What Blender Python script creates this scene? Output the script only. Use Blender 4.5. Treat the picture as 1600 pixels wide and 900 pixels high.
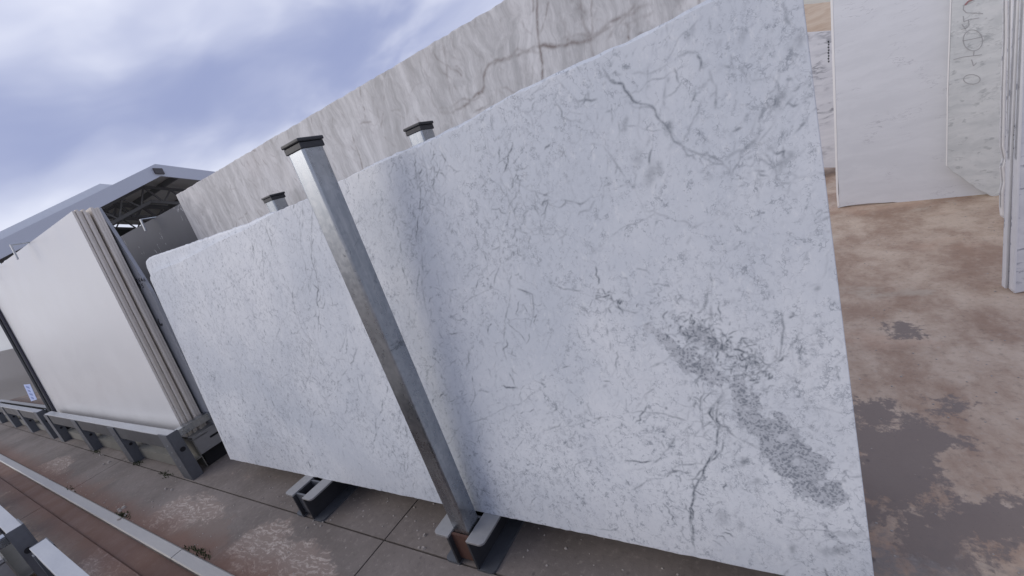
import bpy, math, random
import numpy as np
from mathutils import Matrix, Vector
random.seed(7); rng = np.random.default_rng(11)
for o in list(bpy.data.objects): bpy.data.objects.remove(o)
sc = bpy.context.scene
col = sc.collection
R_ = math.radians

# ------------------------------------------------------------------ camera
# solved from two vanishing points of the photograph (1600x900): the plumb lines and the rack line
K = 1.2 / 1.4              # survey unit -> metre (white engineered slabs come out 1.63 m tall)
H = 1.4                    # eye height in survey units
PP = np.array([800., 450.]); VZ = np.array([1580., 2800.]); VX = np.array([-216., 596.])
F = math.sqrt(-np.dot(VZ-PP, VX-PP))
def _r(p): return np.array([p[0]-PP[0], -(p[1]-PP[1]), -F])
def _n(v): return v/np.linalg.norm(v)
_Z = -_n(_r(VZ)); _X = -_n(_r(VX)); _Y = np.cross(_Z, _X)
ROT = np.array([_X, _Y, _Z])
EYE = np.array([0, 0, H])
cam_d = bpy.data.cameras.new('camera'); cam = bpy.data.objects.new('camera', cam_d); col.objects.link(cam)
cam_d.sensor_width = 36; cam_d.lens = 36*F/1600; cam_d.clip_start = .02; cam_d.clip_end = 4000
m4 = Matrix([list(ROT[i])+[EYE[i]*K] for i in range(3)]+[[0, 0, 0, 1]])
cam.matrix_world = m4
sc.camera = cam
sc.render.resolution_x = 1024; sc.render.resolution_y = 576

# ------------------------------------------------------------------ sun, sky, exposure
SUN_TRAVEL = Vector((.76, .62, -.50)).normalized()
SUN_EL = math.asin(-SUN_TRAVEL.z)
sd = bpy.data.lights.new('sun', 'SUN'); sd.energy = .85; sd.angle = R_(42); sd.color = (1.0, .93, .84)
so = bpy.data.objects.new('sun', sd); col.objects.link(so)
so.rotation_euler = SUN_TRAVEL.to_track_quat('-Z', 'Y').to_euler(); so.location = (-6, -5, 8)
sc.view_settings.view_transform = 'Standard'; sc.view_settings.look = 'None'
sc.view_settings.exposure = .40; sc.view_settings.gamma = 1.0; sc.view_settings.use_curve_mapping = False

class NT:
    """small node-tree writer"""
    def __init__(s, tree): s.t = tree; s.nodes = tree.nodes; s.links = tree.links
    def put(s, sock, v):
        if v is None: return
        if isinstance(v, bpy.types.NodeSocket): s.links.new(v, sock)
        else:
            if sock.type == 'RGBA' and len(v) == 3: v = tuple(v)+(1,)
            sock.default_value = v
    def m(s, op, a, b=None, c=None, clamp=False):
        n = s.nodes.new('ShaderNodeMath'); n.operation = op; n.use_clamp = clamp
        for i, v in enumerate((a, b, c)): s.put(n.inputs[i], v)
        return n.outputs[0]
    def v(s, op, a, b=None, scale=None):
        n = s.nodes.new('ShaderNodeVectorMath'); n.operation = op
        s.put(n.inputs[0], a); s.put(n.inputs[1], b)
        if scale is not None: s.put(n.inputs['Scale'], scale)
        return n.outputs['Value'] if op in ('DOT_PRODUCT', 'LENGTH') else n.outputs[0]
    def noise(s, vec, scale, detail=4, rough=.55, dist=0, color=False):
        n = s.nodes.new('ShaderNodeTexNoise'); s.put(n.inputs['Vector'], vec); n.inputs['Scale'].default_value = scale
        n.inputs['Detail'].default_value = detail; n.inputs['Roughness'].default_value = rough; n.inputs['Distortion'].default_value = dist
        return n.outputs['Color' if color else 'Fac']
    def vor(s, vec, scale, feature='F1', out='Distance', rnd=1):
        n = s.nodes.new('ShaderNodeTexVoronoi'); n.feature = feature; s.put(n.inputs['Vector'], vec)
        n.inputs['Scale'].default_value = scale; n.inputs['Randomness'].default_value = rnd
        return n.outputs[out]
    def step(s, x, lo, hi, a=0., b=1.):
        n = s.nodes.new('ShaderNodeMapRange'); n.interpolation_type = 'SMOOTHSTEP'
        for i, v in enumerate((x, lo, hi, a, b)): s.put(n.inputs[i], v)
        return n.outputs[0]
    def mix(s, f, a, b, mode='MIX'):
        n = s.nodes.new('ShaderNodeMix'); n.data_type = 'RGBA'; n.blend_type = mode
        s.put(n.inputs[0], f); s.put(n.inputs[6], a); s.put(n.inputs[7], b)
        return n.outputs[2]
    def mapping(s, vec, rot=(0, 0, 0), scale=(1, 1, 1), loc=(0, 0, 0)):
        n = s.nodes.new('ShaderNodeMapping'); s.put(n.inputs['Vector'], vec)
        n.inputs['Rotation'].default_value = rot; n.inputs['Scale'].default_value = scale; n.inputs['Location'].default_value = loc
        return n.outputs[0]
    def co(s, which='Object'): return s.nodes.new('ShaderNodeTexCoord').outputs[which]
    def pos(s): return s.nodes.new('ShaderNodeNewGeometry').outputs['Position']
    def sep(s, vec):
        n = s.nodes.new('ShaderNodeSeparateXYZ'); s.put(n.inputs[0], vec); return n.outputs
    def comb(s, x, y, z):
        n = s.nodes.new('ShaderNodeCombineXYZ'); s.put(n.inputs[0], x); s.put(n.inputs[1], y); s.put(n.inputs[2], z); return n.outputs[0]
    def attr(s, name, out='Fac'):
        n = s.nodes.new('ShaderNodeAttribute'); n.attribute_name = name; return n.outputs[out]
    def bump(s, h, strength=.3, dist=.01):
        n = s.nodes.new('ShaderNodeBump'); n.inputs['Strength'].default_value = strength; n.inputs['Distance'].default_value = dist
        s.put(n.inputs['Height'], h); return n.outputs[0]

w = bpy.data.worlds.new('World'); sc.world = w; w.use_nodes = True
w.node_tree.nodes.clear(); W = NT(w.node_tree)
sky = W.nodes.new('ShaderNodeTexSky'); sky.sky_type = 'NISHITA'; sky.sun_disc = False
sky.sun_elevation = SUN_EL; sky.sun_rotation = math.atan2(-SUN_TRAVEL.x, -SUN_TRAVEL.y); sky.air_density = 1.2; sky.dust_density = 2.0
d = W.co('Generated'); dx, dy, dz = W.sep(d)
up = W.m('MAXIMUM', dz, 0.0); den = W.m('ADD', up, .16)
pl = W.comb(W.m('DIVIDE', dx, den), W.m('DIVIDE', dy, den), 0.)          # cloud deck seen from below
pl = W.mapping(pl, rot=(0, 0, R_(24)), scale=(.6, 1.0, 1), loc=(2.3, 3.4, 0))
wr = W.v('SCALE', W.v('SUBTRACT', W.noise(pl, .9, 3, .5, color=True), (.5, .5, .5)), scale=.9)
pw = W.v('ADD', pl, wr)
cl = W.noise(pw, .85, 3, .42)
cl2 = W.noise(pw, 1.9, 4, .48)
thick = W.step(W.m('ADD', W.m('MULTIPLY', cl, .7), W.m('MULTIPLY', cl2, .3)), .38, .62)
deck = W.mix(thick, (3.75, 4.3, 6.9), (8.0, 8.4, 10.3))
brite = W.step(cl2, .48, .74); deck = W.mix(W.m('MULTIPLY', W.m('MULTIPLY', brite, thick), .75), deck, (10.8, 11.0, 12.2))
low = W.step(dz, .02, .23, 1., 0.); deck = W.mix(W.m('MULTIPLY', low, .78), deck, (10.4, 10.8, 12.0))
skyc = W.mix(.94, sky.outputs[0], deck)
bg = W.nodes.new('ShaderNodeBackground'); W.put(bg.inputs[0], skyc); bg.inputs[1].default_value = .070
wo = W.nodes.new('ShaderNodeOutputWorld'); W.links.new(bg.outputs[0], wo.inputs[0])

# ------------------------------------------------------------------ pixel -> place (a pixel gives a direction, a plane gives the distance)
def ray(p): return ROT @ _r(p)
def ground(p, z=0.):
    d = ray(p); return EYE + d*((z-H)/d[2])
class Plane:
    """upright plane facing the camera side (-Y), leaning back by `deg`; coordinates u (along X) and w (up the slope)"""
    def __init__(s, y0, deg=0., z0=0.):
        s.y0, s.z0, s.a = y0, z0, R_(deg); s.t = math.tan(s.a)
        s.nb = np.array([0, math.cos(s.a), -math.sin(s.a)])
    def px(s, p):
        d = ray(p); k = (s.y0 + s.t*(H-s.z0))/(d[1]-s.t*d[2]); q = EYE + d*k
        return (q[0], (q[2]-s.z0)/math.cos(s.a))
    def at(s, u, w, back=0.): return np.array([u, s.y0+w*math.sin(s.a), s.z0+w*math.cos(s.a)]) + back*s.nb

class YawPlane:
    """plumb plane through p0, turned about the vertical by `deg`"""
    def __init__(s, p0, deg, off=0.):
        a = R_(deg); s.e = np.array([math.cos(a), math.sin(a), 0]); s.nb = np.array([-math.sin(a), math.cos(a), 0]); s.p0 = np.array([p0[0], p0[1], 0])+s.nb*off
    def px(s, p):
        d = ray(p); k = np.dot(s.p0-EYE*np.array([1, 1, 0]), s.nb)/np.dot(d, s.nb); q = EYE+d*k
        return (float(np.dot(q-s.p0, s.e)), float(q[2]))
    def at(s, u, w, back=0.): return s.p0+s.e*u+np.array([0, 0, w])+s.nb*back
# ------------------------------------------------------------------ mesh helpers (survey units in, metres out)
def tag(o, label=None, cat=None, group=None, kind=None):
    if label: o['label'] = label
    if cat: o['category'] = cat
    if group: o['group'] = group
    o['kind'] = kind or 'thing'
    return o
def empty(name, loc):
    o = bpy.data.objects.new(name, None); col.objects.link(o); o.location = [c*K for c in loc]; o.empty_display_size = .1
    return o
def wloc(o):
    l = Vector((0, 0, 0))
    while o: l += o.location; o = o.parent
    return l
def mesh(name, verts, faces, mat, parent=None, loc=None, bevel=0, smooth=False, seg=2):
    V = np.asarray(verts, float)*K
    base = wloc(parent) if parent else Vector([c*K for c in (loc if loc is not None else (0, 0, 0))])
    V = V - np.array(base)
    me = bpy.data.meshes.new(name); me.from_pydata(V.tolist(), [], [list(map(int, f)) for f in faces]); me.update()
    o = bpy.data.objects.new(name, me); col.objects.link(o)
    if parent: o.parent = parent
    else: o.location = base
    me.materials.append(mat)
    if bevel:
        b = o.modifiers.new('bevel', 'BEVEL'); b.width = bevel; b.segments = seg; b.limit_method = 'ANGLE'; b.angle_limit = R_(40)
    if smooth: me.polygons.foreach_set('use_smooth', [True]*len(me.polygons))
    return o
class MB:
    def __init__(s): s.v = []; s.f = []
    def add(s, v, f):
        b = len(s.v); s.v += [tuple(p) for p in v]; s.f += [[i+b for i in q] for q in f]; return s
    def box(s, x0, x1, y0, y1, z0, z1):
        x0, x1 = sorted((x0, x1)); y0, y1 = sorted((y0, y1)); z0, z1 = sorted((z0, z1))
        v = [(x, y, z) for z in (z0, z1) for y in (y0, y1) for x in (x0, x1)]
        return s.add(v, [(0, 2, 3, 1), (4, 5, 7, 6), (0, 1, 5, 4), (2, 6, 7, 3), (0, 4, 6, 2), (1, 3, 7, 5)])
    def prism(s, pts, axis, a, b):
        """closed outline pts (2D) swept along axis from a to b"""
        def P(q, t): return {'x': (t, q[0], q[1]), 'y': (q[0], t, q[1]), 'z': (q[0], q[1], t)}[axis]
        n = len(pts); v = [P(q, a) for q in pts]+[P(q, b) for q in pts]
        return s.add(v, [list(range(n))[::-1], list(range(n, 2*n))]+[(i, (i+1) % n, n+(i+1) % n, n+i) for i in range(n)])
    def bar(s, a, b, w, h, up=(0, 0, 1)):
        a, b = np.array(a, float), np.array(b, float); d = _n(b-a); side = _n(np.cross(d, up)); u = np.cross(side, d)
        v = [p+side*sx*w/2+u*sz*h/2 for p in (a, b) for sz in (-1, 1) for sx in (-1, 1)]
        return s.add(v, [(0, 2, 3, 1), (4, 5, 7, 6), (0, 1, 5, 4), (2, 6, 7, 3), (0, 4, 6, 2), (1, 3, 7, 5)])
    def cyl(s, c, r, axis, a, b, n=14):
        return s.prism([(c[0]+r*math.cos(2*math.pi*i/n), c[1]+r*math.sin(2*math.pi*i/n)) for i in range(n)], axis, a, b)
    def build(s, name, mat, parent=None, **k): return mesh(name, s.v, s.f, mat, parent, **k)

def fix_normals(o):
    import bmesh
    bm = bmesh.new(); bm.from_mesh(o.data); bmesh.ops.recalc_face_normals(bm, faces=bm.faces); bm.to_mesh(o.data); bm.free(); return o
def plate(name, plane, pts, thick, mat, parent=None, back=0., bevel=.0015, loc=None):
    """an outline (u,w) on a plane, extruded backwards"""
    n = len(pts); v = [plane.at(u, q, back) for u, q in pts]+[plane.at(u, q, back+thick) for u, q in pts]
    f = [list(range(n)), list(range(n, 2*n))[::-1]]+[(i, n+i, n+(i+1) % n, (i+1) % n) for i in range(n)]
    if loc is None:
        lo = min(range(n), key=lambda i: pts[i][1]); um = sum(p[0] for p in pts)/n; loc = plane.at(um, pts[lo][1], back+thick/2)
    return fix_normals(mesh(name, v, f, mat, parent, loc=loc, bevel=bevel))
def ribbon(name, plane, strokes, width, mat, parent, off=.0012, thick=.0010):
    """handwriting: flat strokes lying a hair proud of a slab face"""
    mb = MB()
    for st in strokes:
        for (u0, w0), (u1, w1) in zip(st[:-1], st[1:]):
            dl = math.hypot(u1-u0, w1-w0) or 1e-6; nx, ny = -(w1-w0)/dl*width/2, (u1-u0)/dl*width/2
            q = [(u0+nx, w0+ny), (u1+nx, w1+ny), (u1-nx, w1-ny), (u0-nx, w0-ny)]
            v = [plane.at(a, b, -off) for a, b in q]+[plane.at(a, b, -off+thick) for a, b in q]
            mb.add(v, [(0, 1, 2, 3), (7, 6, 5, 4), (0, 4, 5, 1), (1, 5, 6, 2), (2, 6, 7, 3), (3, 7, 4, 0)])
    return mb.build(name, mat, parent)

# ------------------------------------------------------------------ materials
def mat(name, fn, rough=.5, metal=0., spec=.5):
    m = bpy.data.materials.new(name); m.use_nodes = True; T = NT(m.node_tree); b = m.node_tree.nodes['Principled BSDF']
    b.inputs['Roughness'].default_value = rough; b.inputs['Metallic'].default_value = metal; b.inputs['Specular IOR Level'].default_value = spec
    fn(T, b); return m
def plain(name, c, var=.08, scale=6, rough=.5, metal=0., spec=.5, bump=0., stretch=(1, 1, 1)):
    def fn(T, b):
        p = T.mapping(T.co(), scale=stretch); n = T.noise(p, scale, 6, .6); n2 = T.noise(p, scale*9, 4, .6)
        f = T.m('ADD', T.m('MULTIPLY', n, .7), T.m('MULTIPLY', n2, .3))
        T.put(b.inputs['Base Color'], T.mix(f, tuple(x*(1-var*1.6) for x in c), tuple(min(1, x*(1+var*1.6)) for x in c)))
        T.put(b.inputs['Roughness'], T.step(n, .3, .7, rough*.85, min(1, rough*1.15)))
        if bump: T.put(b.inputs['Normal'], T.bump(f, bump, .004))
    return mat(name, fn, rough, metal, spec)

def f_carrara(T, b):
    p = T.co()
    c1 = T.noise(p, 1.6, 5, .6, .4); c2 = T.noise(T.mapping(p, rot=(0, R_(-25), 0), scale=(1.6, 1, .7)), 7, 6, .65, .5)
    base = T.mix(T.step(c1, .34, .66), (.585, .62, .665), (.745, .765, .785))
    base = T.mix(T.m('MULTIPLY', T.step(c2, .50, .74), .30), base, (.56, .585, .63))
    fl = T.noise(T.mapping(p, rot=(0, R_(-20), 0), scale=(2.2, 1, .8)), 26, 4, .6)
    base = T.mix(T.m('MULTIPLY', T.step(fl, .61, .76), .30), base, (.46, .49, .54))
    gr1 = T.noise(p, 75, 3, .65); gr2 = T.noise(T.mapping(p, rot=(0, R_(-22), 0), scale=(1.8, 1, .8)), 48, 4, .7)
    base = T.mix(T.m('MULTIPLY', T.step(gr1, .50, .72), .16), base, (.45, .48, .53)); base = T.mix(T.m('MULTIPLY', T.step(gr2, .28, .46, 1, 0), .35), base, (.84, .85, .85))
    base = T.mix(T.m('MULTIPLY', T.step(gr2, .60, .72), .30), base, (.36, .39, .44))
    def hair(rot, st, warp, sc, wd, msc, lo, k):
        q = T.v('ADD', T.mapping(p, rot=(0, R_(rot), 0), scale=st), T.v('SCALE', T.v('SUBTRACT', T.noise(p, sc*2.2, 4, .65, color=True), (.5, .5, .5)), scale=warp))
        r = T.m('ABSOLUTE', T.m('SUBTRACT', T.noise(q, sc, 2, .5), .5)); f = T.m('MULTIPLY', T.step(r, 0., wd, 1, 0), T.step(T.noise(p, msc, 3, .6), lo, lo+.14))
        return T.m('MULTIPLY', T.m('MULTIPLY', f, T.step(T.noise(p, 55, 3, .6), .38, .62)), k)
    for hp in ((-14, (1.5, 1, .7), .16, 6.5, .011, 2.2, .38, .60), (-30, (1.3, 1, .9), .10, 13, .017, 3.1, .38, .55), (22, (1.2, 1, .9), .08, 20, .024, 4.0, .40, .50), (-60, (1.2, 1, .8), .20, 4.0, .007, 1.8, .40, .55), (-20, (1.7, 1, .8), .06, 33, .035, 2.6, .42, .42)):
        base = T.mix(hair(*hp), base, (.22, .245, .28))
    # breccia patch: own area from the traced attribute, pebbles from voronoi
    br = T.attr('breccia'); nb = T.noise(p, 34, 5, .65)
    bm = T.step(T.m('ADD', br, T.m('ADD', T.m('MULTIPLY', T.m('SUBTRACT', nb, .5), 1.3), T.m('MULTIPLY', T.m('SUBTRACT', T.noise(p, 11, 4, .6), .5), 1.0))), .42, .58)
    pv = T.v('ADD', p, T.v('SCALE', T.noise(p, 60, 3, .6, color=True), scale=.02))
    peb = T.vor(pv, 150); pebm = T.step(T.m('ADD', peb, T.m('MULTIPLY', T.m('SUBTRACT', nb, .5), .9)), .25, .62)
    pc = T.mix(pebm, (.22, .24, .27), (.50, .52, .55))
    pc = T.mix(T.m('MULTIPLY', T.step(T.noise(pv, 210, 3, .6), .58, .70), .7), pc, (.20, .215, .24))
    pc = T.mix(T.step(T.noise(p, 22, 4, .6), .56, .66), pc, (.60, .62, .65))
    base = T.mix(T.m('MULTIPLY', bm, .88), base, pc)
    # veins: traced and scattered strokes, edges broken by fine noise
    vn = T.m('MULTIPLY', T.attr('vein'), T.step(T.noise(p, 90, 3, .6), .25, .6, .45, 1.15), clamp=True)
    base = T.mix(vn, base, (.15, .17, .195))
    T.put(b.inputs['Base Color'], base)
    T.put(b.inputs['Roughness'], T.step(T.noise(p, 5, 5, .6), .3, .7, .34, .5))
M_carrara = mat('carrara_marble', f_carrara, .42, spec=.45)

def f_greymarble(T, b):
    p = T.co()
    q = T.mapping(p, rot=(0, R_(28), 0), scale=(4.6, 1, .75))
    wv = T.v('ADD', q, T.v('SCALE', T.v('SUBTRACT', T.noise(p, 2.2, 4, .6, color=True), (.5, .5, .5)), scale=.8))
    a = T.noise(wv, 3.4, 9, .70, .4)
    base = T.mix(T.step(a, .30, .70), (.40, .395, .39), (.70, .69, .68))
    wsp = T.m('ABSOLUTE', T.m('SUBTRACT', T.noise(wv, 4.6, 6, .64), .5))
    base = T.mix(T.m('MULTIPLY', T.step(wsp, .0, .03, 1, 0), .16), base, (.30, .285, .28))
    base = T.mix(T.m('MULTIPLY', T.step(T.noise(p, 1.2, 3, .5), .5, .7), .35), base, (.72, .68, .66))
    base = T.mix(T.m('MULTIPLY', T.step(T.noise(p, 3.1, 4, .6), .56, .7), .5), base, (.80, .78, .76))
    vn = T.m('MULTIPLY', T.attr('vein'), T.step(T.noise(p, 60, 3, .6), .25, .6, .5, 1.1), clamp=True)
    base = T.mix(vn, base, (.20, .165, .15))
    T.put(b.inputs['Base Color'], base); T.put(b.inputs['Roughness'], T.step(a, .3, .7, .45, .6))
M_greymarble = mat('grey_marble', f_greymarble, .5, spec=.4)

def marble(name, light, mid, vein, rot, scale, stretch=(1, 1, 4), amt=.6, vw=.03, blotch=0., rough=.45):
    def fn(T, b):
        p = T.co(); q = T.mapping(p, rot=(0, R_(rot), 0), scale=stretch)
        q = T.v('ADD', q, T.v('SCALE', T.v('SUBTRACT', T.noise(p, 2.5, 4, .6, color=True), (.5, .5, .5)), scale=.5))
        a = T.noise(q, scale, 6, .6, .3)
        base = T.mix(T.step(a, .32, .68), mid, light)
        v1 = T.m('ABSOLUTE', T.m('SUBTRACT', T.noise(q, scale*.8, 5, .6), .5))
        msk = T.step(T.noise(p, 3.3, 3, .6), .46, .66)
        base = T.mix(T.m('MULTIPLY', T.m('MULTIPLY', T.step(v1, 0., vw, 1, 0), msk), amt), base, vein)
        if blotch:
            bl = T.noise(T.mapping(p, rot=(0, R_(rot), 0), scale=(1.2, 1, 2.2)), 14, 4, .6, .4)
            base = T.mix(T.m('MULTIPLY', T.step(bl, .58, .70), blotch), base, vein)
        T.put(b.inputs['Base Color'], base); T.put(b.inputs['Roughness'], T.step(a, .3, .7, rough*.85, rough*1.15))
    return mat(name, fn, rough, spec=.4)
M_white_marble = marble('pale_lilac_marble', (.69, .705, .735), (.635, .65, .68), (.33, .33, .37), 12, 2.6, (1, 1, 4.5), .6, .010)
M_green_marble = marble('greenish_grey_marble', (.66, .675, .67), (.54, .56, .56), (.24, .26, .265), -16, 5, (1, 1, 3), .55, .03, .45)
M_blotch_marble = marble('white_blotchy_marble', (.82, .82, .82), (.70, .705, .72), (.22, .235, .28), -10, 4, (1, 1, 2), .5, .03, .75)
M_streak_marble = marble('white_streaked_marble', (.76, .76, .77), (.66, .665, .68), (.17, .175, .20), -48, 2.4, (1, 1, 5), .9, .06)
M_travertine = marble('beige_travertine', (.72, .61, .49), (.62, .49, .37), (.50, .36, .25), 6, 3, (1, 1, 9), .7, .06)
M_pale = plain('pale_limestone', (.66, .66, .60), .06, 5)
M_sawn = plain('sawn_stone_edge', (.83, .82, .80), .05, 30, .75)
M_quartz = plain('warm_white_quartz', (.69, .688, .68), .012, 3, .34, spec=.5)
M_quartz_edge = plain('quartz_slab_side', (.70, .645, .57), .12, 10, .7)
M_polish = plain('grey_polished_stone', (.30, .31, .33), .08, 5, .20, spec=.5)
def f_dark(T, b):
    p = T.co(); a = T.noise(p, 4, 5, .6)
    base = T.mix(a, (.085, .088, .10), (.125, .128, .145))
    q = T.v('ADD', T.mapping(p, rot=(0, R_(-18), 0), scale=(3, 1, .8)), T.v('SCALE', T.noise(p, 3, 3, color=True), scale=.5))
    v1 = T.m('ABSOLUTE', T.m('SUBTRACT', T.noise(q, 2.6, 4, .6), .5))
    msk = T.step(T.noise(p, 7, 3, .6), .58, .66)
    T.put(b.inputs['Base Color'], T.mix(T.m('MULTIPLY', T.m('MULTIPLY', T.step(v1, 0, .018, 1, 0), msk), .9), base, (.6, .6, .62)))
M_dark = mat('charcoal_veined_stone', f_dark, .62, spec=.25)
M_glossy = plain('polished_grey_brown_granite', (.055, .055, .058), .25, 8, .035, spec=.9)
M_glossy_edge = plain('dark_slab_side', (.03, .028, .045), .2, 8, .3)

def f_galv(T, b):
    p = T.co(); a = T.noise(T.mapping(p, scale=(1, 1, .35)), 9, 6, .65, .6); sp = T.vor(p, 90, out='Color')
    spg = T.m('MULTIPLY', T.sep(sp)[0], .10)
    f = T.m('ADD', T.m('MULTIPLY', a, .85), spg)
    T.put(b.inputs['Base Color'], T.mix(T.step(f, .35, .8), (.25, .27, .295), (.44, .455, .47)))
    st = T.step(T.noise(T.mapping(p, scale=(1, 1, .25)), 7, 6, .7), .60, .75)
    run = T.step(T.noise(T.mapping(p, scale=(1, 1, .10)), 22, 5, .7), .50, .68); bl = T.step(T.noise(p, 11, 6, .7, .8), .60, .68)
    gc = T.mix(T.step(f, .35, .8), (.33, .355, .385), (.54, .555, .575)); gc = T.mix(T.m('MULTIPLY', run, .45), gc, (.62, .63, .63)); gc = T.mix(T.m('MULTIPLY', bl, .6), gc, (.11, .12, .135))
    T.put(b.inputs['Base Color'], gc)
    T.put(b.inputs['Roughness'], T.step(f, .3, .8, .24, .44)); T.put(b.inputs['Metallic'], T.m('SUBTRACT', .97, T.m('MULTIPLY', st, .35)))
    T.put(b.inputs['Normal'], T.bump(T.m('ADD', a, T.m('MULTIPLY', st, .5)), .10, .004))
M_galv = mat('galvanised_steel', f_galv, .4, .85)
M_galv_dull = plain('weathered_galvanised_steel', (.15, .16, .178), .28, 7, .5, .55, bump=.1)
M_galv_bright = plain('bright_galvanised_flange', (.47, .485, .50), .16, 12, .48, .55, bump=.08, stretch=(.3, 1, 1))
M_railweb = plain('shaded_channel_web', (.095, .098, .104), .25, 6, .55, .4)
M_web = plain('shade_dark_steel', (.045, .046, .052), .25, 9, .6, .3)  # shade inside the recessed channels put into the steel colour
M_gully = plain('rusty_gully_dirt', (.12, .066, .048), .5, 5, .9, bump=.5, stretch=(.5, 2, 1))
M_rust = plain('rusty_steel_plate', (.10, .048, .034), .4, 10, .8, .1, bump=.2)
M_cap = plain('black_plastic_cap', (.022, .023, .028), .25, 10, .42)
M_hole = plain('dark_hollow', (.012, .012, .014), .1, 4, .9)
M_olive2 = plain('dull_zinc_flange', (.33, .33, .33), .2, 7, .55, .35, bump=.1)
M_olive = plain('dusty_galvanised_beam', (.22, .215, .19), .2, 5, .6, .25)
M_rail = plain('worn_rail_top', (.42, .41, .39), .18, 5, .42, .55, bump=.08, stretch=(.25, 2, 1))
M_fascia = plain('pale_painted_sheet', (.60, .63, .69), .04, 1.5, .55)
M_ceiling = plain('shed_roof_underside', (.62, .61, .58), .12, 1.2, .8)
M_fascia2 = plain('light_painted_sheet', (.68, .71, .76), .04, 1.5, .55)
M_steel = plain('dark_painted_steel', (.17, .173, .178), .15, 2, .6)
M_vent = plain('brown_vent_louvre', (.085, .07, .068), .15, 4, .6)
M_farwall = plain('dark_green_sheeting', (.055, .065, .06), .15, 1.5, .7)
M_ink = plain('black_marker', (.02, .02, .025), .1, 4, .7)
M_pencil = plain('grey_wax_crayon', (.38, .38, .385), .12, 40, .85)
M_red = plain('red_wax_crayon', (.36, .20, .20), .12, 40, .85)
M_sticker = plain('pale_blue_sticker', (.44, .54, .84), .03, 4, .45)
M_sticker_print = plain('blue_sticker_print', (.16, .24, .52), .05, 4, .5)
M_stone = plain('stone_chip', (.40, .36, .32), .2, 8, .8)
M_moss = plain('moss_tuft', (.045, .06, .022), .3, 20, .9)

def f_concrete(T, b):
    p = T.pos()                                    # one pour: stains run on across the joints
    x, y, z = T.sep(p)
    n1 = T.noise(p, 1.3, 7, .66, .1); n2 = T.noise(p, 6, 6, .65); n3 = T.noise(p, 45, 4, .6); nf = T.noise(p, 190, 3, .6)
    grey = T.mix(T.step(n1, .3, .7), (.155, .132, .115), (.255, .22, .195))
    n4 = T.noise(T.mapping(p, rot=(0, 0, R_(25)), scale=(1.4, .9, 1)), 1.9, 12, .70, .1)
    tan = T.mix(T.step(n4, .36, .64), (.36, .24, .165), (.62, .49, .365))
    # tan dust / wear layer: traced extent plus noise
    dust = T.step(T.m('ADD', T.attr('dust'), T.m('MULTIPLY', T.m('SUBTRACT', T.m('ADD', T.m('MULTIPLY', n2, .65), T.m('MULTIPLY', n3, .35)), .5), 1.5)), .30, .62)
    base = T.mix(T.m('MULTIPLY', dust, .95), grey, tan)
    base = T.mix(T.m('MULTIPLY', T.step(n3, .52, .72), .28), base, (.10, .085, .075)); base = T.mix(T.m('MULTIPLY', T.step(n3, .30, .44, 1, 0), .22), base, (.50, .45, .39))
    pk = T.step(n1, .52, .66); base = T.mix(T.m('MULTIPLY', T.m('MULTIPLY', pk, dust), .5), base, (.52, .34, .235))
    gr = T.step(T.noise(p, 2.1, 5, .6), .56, .68); base = T.mix(T.m('MULTIPLY', T.m('MULTIPLY', gr, dust), .55), base, (.54, .47, .37))
    # raw scuffed patches: short pale curved scratches
    sq = T.v('ADD', T.mapping(p, rot=(0, 0, R_(-52)), scale=(1, 7, 1)), T.v('SCALE', T.noise(p, 9, 3, .5, color=True), scale=.55))
    scr = T.step(T.noise(sq, 11, 5, .68), .47, .66)
    raw = T.step(T.m('ADD', T.attr('raw'), T.m('MULTIPLY', T.m('SUBTRACT', T.m('ADD', T.m('MULTIPLY', n2, .7), T.m('MULTIPLY', n3, .3)), .5), 1.3)), .38, .62)
    base = T.mix(T.m('MULTIPLY', raw, .8), base, (.31, .245, .205))
    base = T.mix(T.m('MULTIPLY', T.m('MULTIPLY', raw, scr), .8), base, (.60, .52, .45))
    # smooth dark skim-coat remains with ragged borders
    damp = T.step(T.m('ADD', T.attr('damp'), T.m('MULTIPLY', T.m('SUBTRACT', T.m('ADD', T.m('MULTIPLY', T.noise(T.mapping(p, rot=(0, 0, R_(20)), scale=(1.3, .9, 1)), 6.5, 7, .72), .8), T.m('MULTIPLY', n3, .35)), .58), 1.9)), .40, .58)
    base = T.mix(T.m('MULTIPLY', damp, .93), base, T.mix(n2, (.205, .162, .135), (.25, .205, .175)))
    # rust bleeding from the crane rail
    ry = T.m('ABSOLUTE', T.m('SUBTRACT', y, .335)); rs = T.step(T.m('ADD', ry, T.m('MULTIPLY', T.m('SUBTRACT', n2, .5), .22)), .07, .24, 1, 0)
    base = T.mix(T.m('MULTIPLY', rs, .72), base, (.17, .078, .048))
    pit = T.step(T.vor(T.mapping(p, rot=(0, 0, R_(15)), scale=(1.2, 1, 1)), 9), .03, .09, 1, 0); base = T.mix(T.m('MULTIPLY', T.m('MULTIPLY', pit, T.step(n1, .45, .55)), .7), base, (.10, .085, .08))
    sp = T.step(nf, .64, .72); base = T.mix(T.m('MULTIPLY', sp, .35), base, (.07, .065, .06))
    T.put(b.inputs['Base Color'], base)
    T.put(b.inputs['Roughness'], T.step(n2, .3, .7, .62, .85))
    hh = T.m('ADD', T.m('ADD', T.m('MULTIPLY', n3, .5), T.m('MULTIPLY', nf, .3)), T.m('ADD', T.m('MULTIPLY', damp, .35), T.m('MULTIPLY', T.m('MULTIPLY', raw, scr), .5)))
    T.put(b.inputs['Normal'], T.bump(hh, .35, .006))
M_conc = mat('worn_concrete', f_concrete, .75, spec=.35)
M_base = plain('dark_joint_filler', (.045, .042, .038), .2, 8, .9, bump=.3)
M_farground = plain('yard_concrete', (.34, .31, .275), .15, .6, .85)

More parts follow.
